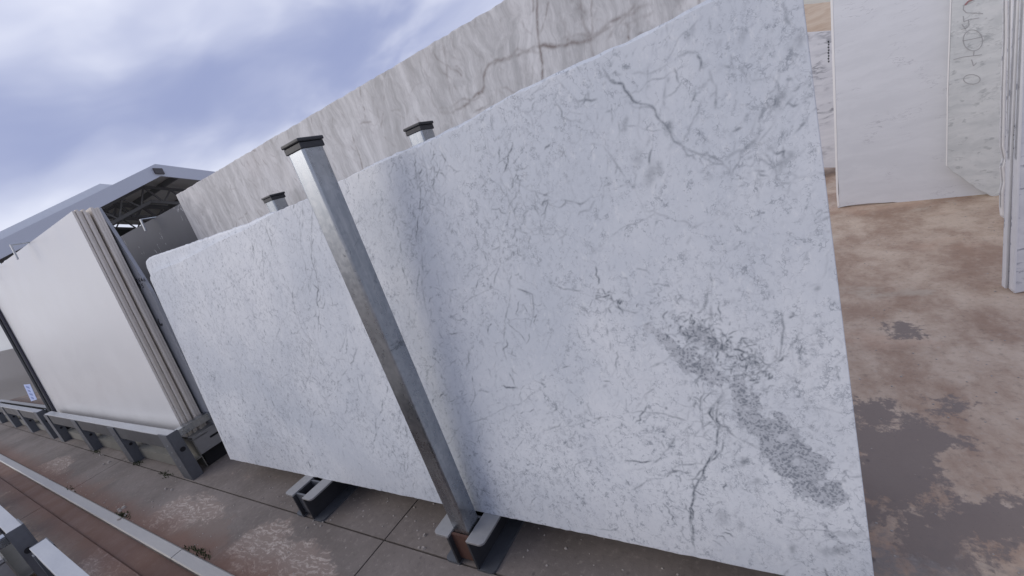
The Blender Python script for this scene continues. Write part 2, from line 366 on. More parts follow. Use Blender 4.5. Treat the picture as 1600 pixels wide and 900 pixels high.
# ------------------------------------------------------------------ ground: base sheet, poured concrete bays, crane rail
g = MB().add([(-900, -900, -.10), (900, -900, -.10), (900, 900, -.10), (-900, 900, -.10)], [(0, 1, 2, 3)]).build('ground', M_farground)
tag(g, 'concrete yard floor reaching to the horizon', 'ground', kind='structure')

def pip(P, poly):
    x, y = P[:, 0], P[:, 1]; ins = np.zeros(len(P), bool); n = len(poly)
    for i in range(n):
        (x0, y0), (x1, y1) = poly[i], poly[(i+1) % n]
        c = ((y0 > y) != (y1 > y)) & (x < (x1-x0)*(y-y0)/((y1-y0) or 1e-9)+x0); ins ^= c
    return ins
def segdist(P, a, b):
    a, b = np.array(a, float), np.array(b, float); ab = b-a; t = np.clip(((P-a)@ab)/max(ab@ab, 1e-12), 0, 1)
    return np.hypot(*(P-(a+t[:, None]*ab)).T)
def sdist(P, poly):
    d = np.full(len(P), 1e9)
    for i in range(len(poly)): d = np.minimum(d, segdist(P, poly[i], poly[(i+1) % len(poly)]))
    return np.where(pip(P, poly), d, -d)
def gpoly(px): return [tuple(ground(p)[:2]) for p in px]
DAMP = [gpoly(q) for q in (
    [(1330, 625), (1372, 630), (1385, 650), (1372, 668), (1420, 668), (1462, 690), (1470, 715), (1492, 752), (1470, 775), (1440, 792), (1400, 815), (1340, 820)],
    [(1440, 820), (1480, 800), (1540, 800), (1600, 785), (1660, 800), (1640, 845), (1560, 850), (1480, 842), (1400, 848), (1395, 830)],
    [(1400, 850), (1460, 845), (1500, 860), (1520, 880), (1450, 872), (1405, 862)],
    [(1405, 665), (1440, 655), (1470, 672), (1490, 690), (1450, 700)],
    [(1455, 630), (1480, 625), (1500, 640), (1475, 648)], [(1385, 505), (1415, 508), (1420, 525), (1395, 522)],
    [(60, 800), (92, 786), (100, 795), (75, 808)], [(118, 845), (160, 825), (172, 838), (140, 855)],
    [(250, 845), (290, 826), (330, 815), (362, 812), (350, 850), (310, 868), (285, 862)],
    [(120, 768), (160, 750), (172, 752), (140, 772)])]
RAW = [gpoly(q) for q in (
    [(215, 818), (250, 790), (300, 765), (350, 775), (370, 800), (330, 825), (280, 838), (235, 830)],
    [(345, 862), (400, 815), (440, 805), (500, 850), (550, 900), (520, 960), (420, 950), (340, 890)],
    [(45, 735), (90, 712), (118, 708), (110, 735), (80, 755)],
    [(110, 890), (150, 850), (200, 840), (260, 880), (240, 930), (150, 920)],
    [(-20, 760), (20, 748), (40, 775), (0, 790)], [(330, 722), (380, 735), (450, 745), (420, 755), (360, 745)])]
def stains(P):
    rng_d = np.max([np.clip(sdist(P, q)/.16, -1, 1) for q in DAMP], axis=0)
    raw = np.max([np.clip(sdist(P, q)/.16, -1, 1) for q in RAW], axis=0)
    dust = np.clip((P[:, 0]+.55)/.9, 0, 1)*np.clip((P[:, 1]-.9)/.6, 0, 1)       # beyond the racks, where trucks bring in dust
    dust = np.maximum(dust*.95, np.clip((.34-P[:, 1])/.2, 0, 1)*.45)
    dust = np.maximum(dust, .12)
    return rng_d*.55+.56, raw*.5+.38, dust
def bay(x0, x1, y0, y1, step):
    nx, ny = max(2, int((x1-x0)/step)), max(2, int((y1-y0)/step))
    xs, ys = np.linspace(x0, x1, nx+1), np.linspace(y0, y1, ny+1)
    gx, gy = np.meshgrid(xs, ys); P = np.stack([gx.ravel(), gy.ravel()], 1)
    v = [(a, b, 0) for a, b in P]; f = [(j*(nx+1)+i, j*(nx+1)+i+1, (j+1)*(nx+1)+i+1, (j+1)*(nx+1)+i) for j in range(ny) for i in range(nx)]
    o = MB().add(v, f)
    loop = [i for i in range(nx)]+[j*(nx+1)+nx for j in range(ny)]+[ny*(nx+1)+i for i in range(nx, 0, -1)]+[j*(nx+1) for j in range(ny, 0, -1)]
    b0 = len(o.v); o.v += [(o.v[i][0], o.v[i][1], -.11) for i in loop]; n = len(loop)
    o.f += [[loop[i], b0+i, b0+(i+1) % n, loop[(i+1) % n]] for i in range(n)]
    ob = o.build('concrete_bay', M_conc, g)
    P2 = np.array([q[:2] for q in o.v]); dm, rw, du = stains(P2)
    for nm, vals in (('damp', dm), ('raw', rw), ('dust', du)):
        ob.data.attributes.new(nm, 'FLOAT', 'POINT').data.foreach_set('value', vals.astype(np.float32))
    return ob
JX = [-16.2, -12.6, -9.0, -5.36, -1.705, 1.95, 5.6, 9.2]; JG = .004
RA, RB = .300, .482       # rail trench
for xa, xb in zip(JX[:-1], JX[1:]):
    fine = .05 if -6 < xa < 3 else .12
    bay(xa+JG, xb-JG, -3.2, RA, fine*1.5); bay(xa+JG, xb-JG, RB, .850-JG, fine)
    bay(xa+JG, xb-JG, .850+JG, 6.2, fine*1.3); bay(xa+JG, xb-JG, 6.2+2*JG, 12, .4)
# crane rail let into the floor
rail = empty('crane_rail', (-5, .39, -.09)); tag(rail, 'worn steel crane rail set flush in the concrete, edged with rust', 'rail')
for xa, xb in ((-16.2, -2.985), (-2.978, 9.2)):
    fix_normals(MB().prism([(.418, -.09), (.482, -.09), (.482, .008), (.476, .012), (.424, .012), (.418, .008)], 'x', xa, xb).build('rail_head', M_rail, rail))
MB().box(-16.2, 9.2, .309, .4175, -.095, -.016).build('flangeway', M_conc, rail)
MB().box(-16.2, 9.2, .3005, .3045, -.095, -.001).build('edge_angle', M_rust, rail)

# ------------------------------------------------------------------ painting stone: veins rasterised in slab coordinates
class Canvas:
    def __init__(s, u0, u1, w0, w1, res):
        s.u0, s.w0, s.res = u0, w0, res; s.nx, s.ny = int((u1-u0)/res)+2, int((w1-w0)/res)+2
        s.A = np.zeros((s.ny, s.nx)); s.q = []
    def splat(s, pts, inten, rad): s.q.append((pts, np.broadcast_to(inten, len(pts)), np.broadcast_to(rad, len(pts))))
    def flush(s):
        if not s.q: return
        P, I, Rd = (np.concatenate([a[k] for a in s.q]) for k in range(3)); s.q = []
        r = Rd/s.res; prev = 0.
        for cut in (1.0, 1.5, 2.2, 3.5, 6, 12, 40):
            m = (r > prev) & (r <= cut); prev = cut
            if m.any(): s._splat(P[m], I[m], Rd[m])
    def _splat(s, pts, inten, rad):
        x = (pts[:, 0]-s.u0)/s.res; y = (pts[:, 1]-s.w0)/s.res; ix, iy = np.floor(x).astype(int), np.floor(y).astype(int)
        r = np.asarray(rad)/s.res; k = int(np.ceil(r.max()*1.6))+1
        for ox in range(-k, k+2):
            for oy in range(-k, k+2):
                X, Y = ix+ox, iy+oy; dd = ((X-x)**2+(Y-y)**2)/np.maximum(r, .6)**2
                wgt = np.exp(-dd)*inten; ok = (X >= 0) & (X < s.nx) & (Y >= 0) & (Y < s.ny)
                np.maximum.at(s.A, (Y[ok], X[ok]), wgt[ok])
    def stroke(s, pts, inten=.5, rad=.003, wob=.006, dash=.35):
        pts = np.array(pts, float); sl = np.r_[0, np.cumsum(np.hypot(*np.diff(pts, axis=0).T))]
        n = max(6, int(sl[-1]/(s.res*.6))); t = np.linspace(0, sl[-1], n)
        P = np.stack([np.interp(t, sl, pts[:, 0]), np.interp(t, sl, pts[:, 1])], 1)
        for oc in range(4):                        # fractal wobble
            m = max(3, int(sl[-1]/(.09/2**oc))+2); a = wob/1.7**oc
            P[:, 0] += np.interp(t, np.linspace(0, sl[-1], m), rng.normal(0, a, m)); P[:, 1] += np.interp(t, np.linspace(0, sl[-1], m), rng.normal(0, a, m))
        m = max(4, int(sl[-1]/.02)); mod = np.clip(np.interp(t, np.linspace(0, sl[-1], m), rng.normal(1-dash*.5, dash, m)), .05, 1.4)
        fade = np.clip(np.minimum(t, sl[-1]-t)/(.15*sl[-1]+1e-6), 0, 1)**.6
        s.splat(P, np.minimum(inten*1.35*mod*fade, 1), rad*.62*(.6+.5*mod))
    def wisp(s, u, w, ang, length, inten, rad, curve=3.0):
        n = max(3, int(length/.012)); q = [(u, w)]; a = ang; mean = ang
        for i in range(n):
            mean += rng.normal(0, .12*curve/n**.5); a = mean+rng.normal(0, .22+.05*curve)
            q.append((q[-1][0]+math.cos(a)*length/n, q[-1][1]+math.sin(a)*length/n))
        s.stroke(q, inten, rad*rng.uniform(.55, 1.25), .0016, .75)
    def smudge(s, u, w, ang, length, width, inten):
        n = int(length/s.res)+2; t = np.linspace(-.5, .5, n); P = np.stack([u+math.cos(ang)*t*length, w+math.sin(ang)*t*length], 1)
        P += rng.normal(0, width*.15, P.shape); s.splat(P, inten*np.cos(t*math.pi)**.7, np.full(n, width*.5))
    def sample(s, u, w):
        x = np.clip((u-s.u0)/s.res, 0, s.nx-1.01); y = np.clip((w-s.w0)/s.res, 0, s.ny-1.01); i, j = x.astype(int), y.astype(int); fx, fy = x-i, y-j
        s.flush(); A = s.A; return A[j, i]*(1-fx)*(1-fy)+A[j, i+1]*fx*(1-fy)+A[j+1, i]*(1-fx)*fy+A[j+1, i+1]*fx*fy
    def blur(s, n=1):
        s.flush()
        for _ in range(n):
            A = s.A; A = (np.roll(A, 1, 0)+2*A+np.roll(A, -1, 0))/4; s.A = (np.roll(A, 1, 1)+2*A+np.roll(A, -1, 1))/4

def grid_slab(name, plane, uL, uR, wT, wB, thick, step, material, attrs, back=0., columns=None):
    """a slab whose face is finely divided so that it carries its own veining"""
    us = columns if columns is not None else np.linspace(uL, uR, int((uR-uL)/step)+1); nx = len(us)-1; top = wT(us); bot = wB(us); ny = int((top.max()-bot.min())/step)
    t = np.linspace(0, 1, ny+1)[:, None]; U = np.broadcast_to(us, (ny+1, nx+1)); Wc = bot+(top-bot)*t
    ca, sa = math.cos(plane.a), math.sin(plane.a)
    def P3(U, Wc, b): return np.stack([U, plane.y0+Wc*sa+b*plane.nb[1]+0*U, plane.z0+Wc*ca+b*plane.nb[2]+0*U], -1).reshape(-1, 3)
    V = P3(U, Wc, back); idx = np.arange((nx+1)*(ny+1)).reshape(ny+1, nx+1)
    q = np.stack([idx[:-1, :-1], idx[:-1, 1:], idx[1:, 1:], idx[1:, :-1]], -1).reshape(-1, 4)
    loop = np.r_[idx[0, :-1], idx[:-1, -1], idx[-1, :0:-1], idx[:0:-1, 0]]
    Uf, Wf = U.ravel(), Wc.ravel(); VB = P3(Uf[loop], Wf[loop], back+thick); b0 = len(V); n = len(loop); i = np.arange(n)
    side = np.stack([loop[i], b0+i, b0+(i+1) % n, loop[(i+1) % n]], -1)
    # back face: strips between the bottom and the top run of the rim
    kb = [b0+j for j in range(nx+1)]; kt = [b0+nx+ny+j for j in range(nx+1)][::-1]
    bk = np.array([(kb[j], kt[j], kt[j+1], kb[j+1]) for j in range(nx)])
    F = np.vstack([q, side, bk]); V = np.vstack([V, VB])
    loc = plane.at((uL+uR)/2, float(bot.min()), thick/2)*K; Vm = V*K-loc
    me = bpy.data.meshes.new(name); me.vertices.add(len(Vm)); me.vertices.foreach_set('co', Vm.ravel())
    me.loops.add(F.size); me.loops.foreach_set('vertex_index', F.ravel().astype(np.int32)); me.polygons.add(len(F))
    me.polygons.foreach_set('loop_start', np.arange(0, F.size, 4, dtype=np.int32)); me.update(calc_edges=True)
    me.materials.append(material)
    for nm, cv in attrs.items():
        vals = np.r_[cv.sample(Uf, Wf), np.zeros(n)].astype(np.float32)
        me.attributes.new(nm, 'FLOAT', 'POINT').data.foreach_set('value', vals)
    o = bpy.data.objects.new(name, me); col.objects.link(o); o.location = loc
    return o
def curve(pts, jag=0., seed=0):
    x = np.array([p[0] for p in pts]); y = np.array([p[1] for p in pts]); r = np.random.default_rng(seed)
    kx = np.linspace(x.min(), x.max(), 160); ky = r.normal(0, 1, 160)*jag
    return lambda u: np.interp(u, x, y)+np.interp(u, kx, ky)

# ------------------------------------------------------------------ the rack base beams and posts
BX = (-1.195, -2.300)
BT = .150
def base_beam(cx, label):
    t = empty('rack_base_beam', (cx, .84, 0)); tag(t, label, 'base beam', 'steel base beams under the marble slabs')
    for s in (-1, 1):
        a = cx+s*.045; b_ = cx+s*.125; y0, y1, r = .842, 2.1, .022
        def flange(z0, z1):       # rounded front corner, as cut from plate
            pts = [(a, y1), (a, y0)]+[(b_-s*r+s*r*math.sin(k*math.pi/8), y0+r-r*math.cos(k*math.pi/8)) for k in range(5)]+[(b_, y1)]
            return MB().prism(pts, 'z', z0, z1)
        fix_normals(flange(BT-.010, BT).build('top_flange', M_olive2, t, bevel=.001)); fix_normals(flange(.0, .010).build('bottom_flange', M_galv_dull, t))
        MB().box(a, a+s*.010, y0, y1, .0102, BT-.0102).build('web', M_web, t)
    for yy in (.866, .960, 1.42, 1.522, 1.9):
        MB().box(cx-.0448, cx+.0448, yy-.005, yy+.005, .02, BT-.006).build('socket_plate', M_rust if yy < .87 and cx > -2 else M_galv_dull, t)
    MB().box(cx-.0448, cx+.0448, .8715, 1.894, .012, .020).build('socket_floor', M_hole, t)
    return t
base_beam(BX[0], 'steel base beam with rusty end plate holding the capped front post')
base_beam(BX[1], 'steel base beam with an empty open socket at its front end')
def post(cx, y0, top, label, grp):
    t = empty('steel_post', (cx, y0+.04, .021)); tag(t, label, 'post', grp)
    h = .0385
    fix_normals(MB().prism([(cx-h, y0), (cx+h, y0), (cx+h, y0+2*h), (cx-h, y0+2*h)], 'z', .021, top).build('tube', M_galv, t, bevel=.006, seg=3))
    c = MB().box(cx-h-.004, cx+h+.004, y0-.004, y0+2*h+.004, top-.021, top-.002)
    c.build('cap_skirt', M_cap, t, bevel=.002)
    MB().box(cx-h-.008, cx+h+.008, y0-.008, y0+2*h+.008, top-.0015, top+.010).build('cap_top', M_cap, t, bevel=.003)
    return t
post(BX[0], .8735, 1.655, 'tall galvanised square post with black cap standing before the white marble', 'capped rack posts')
post(BX[1]-.045, 1.432, 1.645, 'capped post top behind the rounded corner end of the marble', 'capped rack posts')
post(BX[0]-.004, 1.432, 1.660, 'capped post top behind the marble, in line with the tall front post', 'capped rack posts')

# ------------------------------------------------------------------ white veined marble (front slab and the one behind it)
PW = Plane(.978, 5, BT)
TOP_PX = [(232, 430), (240, 425), (280, 410), (337, 379), (387, 356), (420, 336), (450, 323), (483, 310), (532, 282), (575, 262), (612, 246), (648, 231), (684, 214), (720, 197), (800, 150), (860, 122), (920, 95), (976, 70), (1040, 38), (1096, 9), (1116, 0)]
tp = [PW.px(p) for p in TOP_PX]
uL = PW.px((362, 718))[0]-.02; uR = PW.px((1366, 900))[0]
tp[0] = (uL, tp[0][1]-.012); tp = sorted(tp)+[(uR+.01, tp[-1][1]-.005)]
BX0, BX1 = PW.px((0, 0)), None
can = Canvas(uL-.02, uR+.02, -.03, 1.55, .0020); brc = Canvas(uL-.02, uR+.02, -.03, 1.55, .0040)
def S(px, inten=.5, rad=.0032, wob=.006, dash=.35, dbl=0):
    q = [PW.px(p) for p in px]; can.stroke(q, inten, rad, wob, dash)
    for _ in range(dbl): can.stroke([(a+rng.normal(0, .006), b+rng.normal(0, .006)) for a, b in q], inten*.7, rad*.8, wob*1.6, .6)
# traced main veins
S([(928, 110), (940, 114), (952, 128), (968, 130), (988, 162), (1012, 168), (1046, 198), (1056, 218), (1076, 236), (1100, 244), (1132, 252), (1144, 276)], .62, .0034, .004, .3, 1)
S([(900, 162), (915, 158), (932, 152)], .5); S([(880, 184), (895, 188), (916, 190)], .4); S([(908, 120), (912, 108)], .35)
S([(1152, 104), (1176, 114), (1210, 118)], .35, .003); S([(1128, 108), (1146, 104), (1130, 84)], .4)
S([(788, 272), (806, 285), (832, 296), (846, 310), (864, 320), (904, 316), (928, 304)], .42, .003, .006, .5, 1)
S([(775, 330), (782, 340), (800, 352), (830, 372), (862, 358), (868, 340)], .45, .003, .008, .5, 2)
S([(760, 210), (775, 260), (790, 290), (800, 320), (815, 345)], .3, .003, .008, .5)
S([(488, 318), (489, 350), (488, 380), (490, 410), (498, 450), (495, 480), (498, 507), (497, 532)], .60, .0042, .005, .35, 1)
S([(497, 532), (490, 560), (478, 600), (470, 630)], .25, .004)
S([(1135, 613), (1118, 635), (1113, 649), (1127, 671), (1122, 693), (1104, 724), (1087, 751), (1084, 778), (1080, 809), (1080, 835), (1084, 862)], .80, .0040, .004, .3, 2)
S([(1102, 600), (1096, 627), (1096, 649), (1094, 675)], .5, .003, .003, .4, 1)
S([(980, 764), (1024, 747), (1069, 731), (1100, 724)], .34, .003)
S([(1222, 480), (1229, 511), (1216, 556), (1190, 590)], .5, .003, .004, .3)
S([(690, 690), (740, 655), (800, 632), (850, 610)], .28, .003); S([(560, 640), (620, 700), (660, 760)], .2, .003)
S([(1240, 640), (1290, 640), (1330, 650)], .3, .003); S([(1210, 700), (1160, 620)], .3, .003)
S([(690, 460), (720, 470), (770, 452), (800, 462)], .35, .0028); S([(777, 350), (777, 410), (770, 470)], .32, .003, .004)
S([(808, 452), (830, 462), (832, 490), (828, 510)], .5, .0034, .003, .3, 1); S([(868, 450), (890, 446), (905, 455)], .5, .003)
S([(1000, 330), (1080, 345), (1140, 330)], .2, .003); S([(1170, 240), (1210, 270), (1260, 280)], .35, .004, .006, .5, 1)
S([(1200, 150), (1185, 190), (1160, 225), (1145, 255)], .25, .006, .008, .6, 2)
S([(330, 470), (370, 440), (400, 420), (440, 380)], .25, .003); S([(420, 560), (435, 520), (455, 480)], .25, .003)
S([(655, 240), (650, 280), (662, 300), (655, 340), (648, 380)], .5, .003, .008, .5, 2); S([(668, 244), (680, 262), (676, 290), (684, 320)], .45, .003, .006, .5, 2)
S([(700, 665), (740, 740), (790, 800)], .15, .004); S([(560, 470), (530, 550), (500, 620)], .22, .003)
for _ in range(26):                                                    # dark knot
    a, b = PW.px((rng.normal(945, 18), rng.normal(464, 10))); can.wisp(a, b, rng.uniform(0, 6.28), rng.uniform(.02, .07), rng.uniform(.35, .75), .0028, 6)
for c, r, n, it in (((665, 265), (18, 26), 34, .5), ((660, 340), (20, 60), 34, .38), ((810, 330), (40, 30), 46, .42), ((1010, 468), (26, 18), 18, .4), ((830, 490), (14, 22), 14, .45), ((780, 555), (16, 20), 14, .4),
                    ((1200, 250), (34, 26), 26, .4), ((1215, 155), (26, 20), 20, .4), ((500, 470), (16, 60), 30, .4), ((270, 470), (14, 50), 22, .32), ((1090, 760), (22, 60), 50, .5), ((1110, 640), (16, 24), 18, .5),
                    ((900, 180), (60, 30), 30, .35), ((590, 420), (30, 60), 20, .3), ((840, 290), (30, 40), 30, .4)):
    for _ in range(n):
        a, b = PW.px((rng.normal(c[0], r[0]), rng.normal(c[1], r[1]))); can.wisp(a, b, rng.uniform(0, 6.28), rng.uniform(.015, .08), it*rng.uniform(.5, 1.3), .0025, 5)
for px, ang, ln, wd, it in (((1016, 272), 1.2, .05, .022, .40), ((996, 248), 1.3, .045, .02, .28), ((1030, 262), 1.4, .04, .014, .38), ((976, 194), 1.2, .035, .010, .5), ((1046, 199), 1.2, .02, .014, .65), ((1226, 252), .8, .05, .016, .45),
                        ((1219, 153), .9, .035, .016, .55), ((1250, 62), .8, .03, .018, .30), ((1160, 60), 1.0, .03, .012, .28), ((1078, 52), .7, .03, .012, .35), ((1162, 722), 1.0, .035, .014, .6), ((1182, 752), .4, .025, .014, .4),
                        ((1130, 810), 1.2, .05, .024, .35), ((1158, 822), 1.4, .035, .012, .35), ((1238, 858), 1.2, .03, .014, .45), ((860, 440), 1.2, .02, .01, .4), ((1300, 862), .2, .06, .02, .4), ((1330, 835), .2, .06, .016, .35)):
    a, b = PW.px(px); can.smudge(a, b, ang, ln, wd, it)
Wd, Hd = uR-uL, 1.42
def lump(u, w, k, ph):                                                  # where the stone is busy
    return .5+.25*math.sin(k*u*1.7+ph+1.3*math.sin(k*w*1.1+ph))+.25*math.sin(k*w*2.3-ph*1.7+1.1*math.sin(k*u*1.3))
n_ = 0
while n_ < 6400:                                                       # hair-fine wisps in drifts, steep on the left, slanting on the right
    u = uL+Wd*rng.uniform(); wv = Hd*rng.uniform(); fr = (u-uL)/Wd
    if rng.uniform() > lump(u, wv, 3.2, .7)**1.6+.10+.25*(1-fr): continue
    n_ += 1
    ang = rng.normal(1.72-fr*.95+.35*math.sin(2.2*u+1.7*wv), .38 if rng.uniform() < .8 else 1.2)
    can.wisp(u, wv, ang, min(.2, rng.exponential(.030)+.008), min(.8, (rng.exponential(.10)+.05)*(1.75-.8*fr)), rng.uniform(.0018, .0038), 2.0)
n_ = 0
while n_ < 2600:                                                       # flecks
    u = uL+Wd*rng.uniform(); wv = Hd*rng.uniform(); fr = (u-uL)/Wd
    if rng.uniform() > lump(u, wv, 4.4, 2.1)**1.4+.12: continue
    n_ += 1
    can.smudge(u, wv, rng.normal(1.6-fr*.95, .35), rng.uniform(.004, .024), rng.uniform(.003, .009), min(.5, rng.exponential(.11)+.03))
for _ in range(120):
    u = uL+Wd*rng.uniform(); wv = Hd*rng.uniform(); can.wisp(u, wv, rng.normal(1.3, .8), rng.uniform(.1, .32), rng.uniform(.10, .30), .0028, 1.8)
for _ in range(46):
    u = uL+Wd*rng.uniform(); wv = Hd*rng.uniform(); fr = (u-uL)/Wd; a = 1.55-fr*.75+rng.normal(0, .3); q = [(u, wv)]
    for k in range(int(rng.uniform(8, 26))):
        a += rng.normal(0, .16); q.append((q[-1][0]+.035*math.cos(a), q[-1][1]+.035*math.sin(a)))
        if rng.uniform() < .22: can.wisp(q[-1][0], q[-1][1], a+rng.choice((-1, 1))*rng.uniform(.4, 1.1), rng.uniform(.04, .16), rng.uniform(.15, .4), .0028, 2)
    can.stroke(q, rng.uniform(.16, .46), rng.uniform(.003, .0048), .005, .55)
# breccia band
def area(px, soft, val=1.):
    poly = [PW.px(p) for p in px]; X, Y = np.meshgrid(brc.u0+np.arange(brc.nx)*brc.res, brc.w0+np.arange(brc.ny)*brc.res)
    lo, hi = np.min(poly, 0)-.2, np.max(poly, 0)+.2; sel = (X > lo[0]) & (X < hi[0]) & (Y > lo[1]) & (Y < hi[1])
    dd = sdist(np.stack([X[sel], Y[sel]], 1), poly); brc.A[sel] = np.maximum(brc.A[sel], val*np.clip(.5+dd/soft, 0, 1))
area([(1150, 640), (1152, 668), (1167, 673), (1189, 684), (1193, 711), (1202, 733), (1220, 752), (1238, 764), (1264, 787), (1291, 800), (1312, 796), (1335, 782), (1318, 753), (1287, 751), (1289, 713), (1270, 697), (1247, 680), (1229, 649), (1207, 635), (1200, 655), (1180, 648), (1165, 640)], .09, 1.0)
area([(1007, 509), (1038, 538), (1058, 566), (1091, 593), (1127, 603), (1150, 630), (1168, 628), (1172, 606), (1150, 596), (1120, 575), (1080, 545), (1045, 520)], .08, .9)
area([(1045, 520), (1080, 545), (1120, 575), (1150, 600), (1180, 606), (1200, 570), (1165, 545), (1150, 515), (1090, 500), (1040, 505)], .12, .56)
area([(1120, 598), (1150, 622), (1140, 655), (1160, 668), (1195, 655), (1185, 625), (1180, 605), (1150, 590)], .09, .95)
area([(1262, 795), (1285, 800), (1300, 830), (1330, 850), (1350, 862), (1300, 858), (1290, 835)], .09, .85)
for _ in range(210):                                                   # dark net over the upper half of the band
    t = rng.uniform(); px = (1040+t*140+rng.normal(0, 14)+rng.uniform(0, 50)*(1-t*.4), 520+t*80-rng.uniform(-6, 38)); a, b = PW.px(px)
    can.wisp(a, b, rng.uniform(0, 6.28), rng.uniform(.012, .05), rng.uniform(.35, .85), .0026, 7)
for _ in range(90):
    t = rng.uniform(); a, b = PW.px((1160+t*150+rng.normal(0, 22), 640+t*140+rng.normal(0, 18))); can.wisp(a, b, rng.uniform(0, 6.28), rng.uniform(.01, .03), rng.uniform(.15, .4), .0022, 6)
wt = curve(tp, .0012, 3); wb = curve([(uL, 0), (uR, 0)], .0009, 4)
def wt_c(u):                                                           # rounded upper corner
    k = np.clip((u-uL)/.03, 0, 1); return wt(u)-.022*(1-np.sqrt(1-(1-k)**2))
cols = [uR]
while cols[-1] > uL: cols.append(cols[-1]-.0020*(1+(cols[-1]/1.15)**2)**.8)      # finer where one stands close
cols = np.array(cols[:-1]+[uL])[::-1]
front = grid_slab('marble_slab', PW, uL, uR, wt_c, wb, .030, .0023, M_carrara, {'vein': can, 'breccia': brc}, columns=cols)
tag(front, 'huge white marble slab with grey veins and a grey breccia band, foremost on the beams', 'marble slab')
can2 = Canvas(uL-.05, uR+.05, -.03, 1.55, .006); brc2 = Canvas(uL-.05, uR+.05, -.03, 1.55, .05)
for _ in range(500): can2.wisp(rng.uniform(uL, uR), rng.uniform(0, 1.45), rng.normal(1.4, .7), rng.uniform(.02, .1), rng.uniform(.08, .3), .004, 3.5)
PB = Plane(.978+.0335, 5, BT)
tb = sorted([PB.px(p) for p in [(226, 410), (233, 402), (303, 378), (345, 363), (387, 349), (420, 333)]]+[(a+.02, b+.004) for a, b in tp if PB.px((425, 330))[0] < a < -1.2]+[(a, b+.011) for a, b in tp if a >= -1.2])
uB = tb[0][0]; wtb0 = curve(tb, .0012, 8)
def wtb(u): k = np.clip((u-uB)/.04, 0, 1); return wtb0(u)-.035*(1-np.sqrt(1-(1-k)**2))
behind = grid_slab('marble_slab', PB, uB, uR-.012, wtb, curve([(uB, .0), (uR, .0)], .0008, 5), .030, .012, M_carrara, {'vein': can2, 'breccia': brc2})
tag(behind, 'white marble slab with rounded corner, peeping out just behind the foremost slab', 'marble slab')

# unseen slabs added behind the two front slabs to block light below them
bun = empty('blocker_bundle', (-1.6, 1.2, BT)); tag(bun, 'unseen bundle of sawn marble slabs added between the two front slabs and the capped posts to block light', 'slab bundle')
for i in range(9):
    plate('slab', Plane(1.046+i*.0335, 5, BT), [(uL+.03+.02*(i % 3), 0), (.03-.012*(i % 2), 0), (.03-.012*(i % 2), 1.30-.012*(i % 4)), (uL+.05+.02*(i % 3), 1.30-.015*(i % 3))], .030, M_sawn, parent=bun)
blocker = empty('blocker_beam', (-1.7, 1.3, 0)); tag(blocker, 'long dark steel tie beam added under the marble to block light from behind', 'beam')  # added beam, keeps light from behind out of the gap under the slabs
for xa, xb in ((-3.30, BX[1]-.13), (BX[1]+.13, BX[0]-.13), (BX[0]+.13, .03)):
    MB().box(xa, xb, 1.24, 1.247, .0085, .1375).build('beam_web', M_web, blocker); MB().box(xa, xb, 1.24, 1.32, .138, .146).build('beam_flange', M_web, blocker); MB().box(xa, xb, 1.24, 1.32, .0, .008).build('beam_flange', M_web, blocker)
# ------------------------------------------------------------------ grey-beige marble behind
PG = Plane(1.60, 1.2, BT)
tg = sorted([PG.px((275, 305)), PG.px((530, 154)), PG.px((790, 0))]); uG0 = tg[0][0]; uG1 = .04
tg = tg+[(uG1, tg[-1][1]+.01)]
cg = Canvas(uG0-.02, uG1+.02, -.03, 2.05, .004); cz = Canvas(uG0-.02, uG1+.02, -.03, 2.05, .1)
def SG(px, inten, rad=.004, wob=.006, dash=.35, dbl=0):
    q = [PG.px(p) for p in px]; cg.stroke(q, inten*1.15, rad*1.5, wob, dash)
    for _ in range(dbl): cg.stroke([(a+rng.normal(0, .012), b+rng.normal(0, .008)) for a, b in q], inten*.6, rad, wob*1.5, .6)
SG([(838, -10), (841, 40), (845, 90), (846, 135)], .6, .0045, .003, .2); SG([(908, -5), (914, 30), (925, 62), (930, 100)], .4, .004, .004); SG([(925, -5), (925, 60)], .35, .0035, .003)
SG([(680, 176), (720, 162), (752, 148), (757, 110), (764, 100), (812, 80), (866, 70), (920, 58), (968, 30), (1028, 4)], .50, .006, .006, .3, 2)
SG([(1090, -5), (1094, 12)], .5, .004, .002); SG([(985, 62), (980, 48)], .6, .004, .002)
a_, b_ = PG.px((887, 62)); cg.smudge(a_, b_, .1, .014, .010, .9)
SG([(690, 70), (700, 120), (712, 165)], .35, .004, .004); SG([(548, 205), (560, 240), (568, 270)], .35, .004, .003); SG([(1000, 0), (960, 40), (945, 66)], .3, .004)
for _ in range(1300):
    u = rng.uniform(uG0, uG1); wv = rng.uniform(.9, 1.9); cg.wisp(u, wv, rng.normal(2.1, .35) if rng.uniform() < .7 else rng.normal(.9, .4), rng.uniform(.04, .2), rng.exponential(.14)+.05, .004, 1.5)
for _ in range(160): cg.smudge(rng.uniform(uG0, uG1), rng.uniform(.9, 1.9), rng.normal(2.0, .3), rng.uniform(.04, .14), rng.uniform(.012, .035), rng.uniform(.05, .18))
grey = grid_slab('marble_slab', PG, uG0, uG1, curve(tg, .0015, 12), curve([(uG0, 0), (uG1, 0)], .001, 13), .030, .0042, M_greymarble, {'vein': cg})
tag(grey, 'tall grey beige feathered marble slab standing behind the capped post tops', 'marble slab')

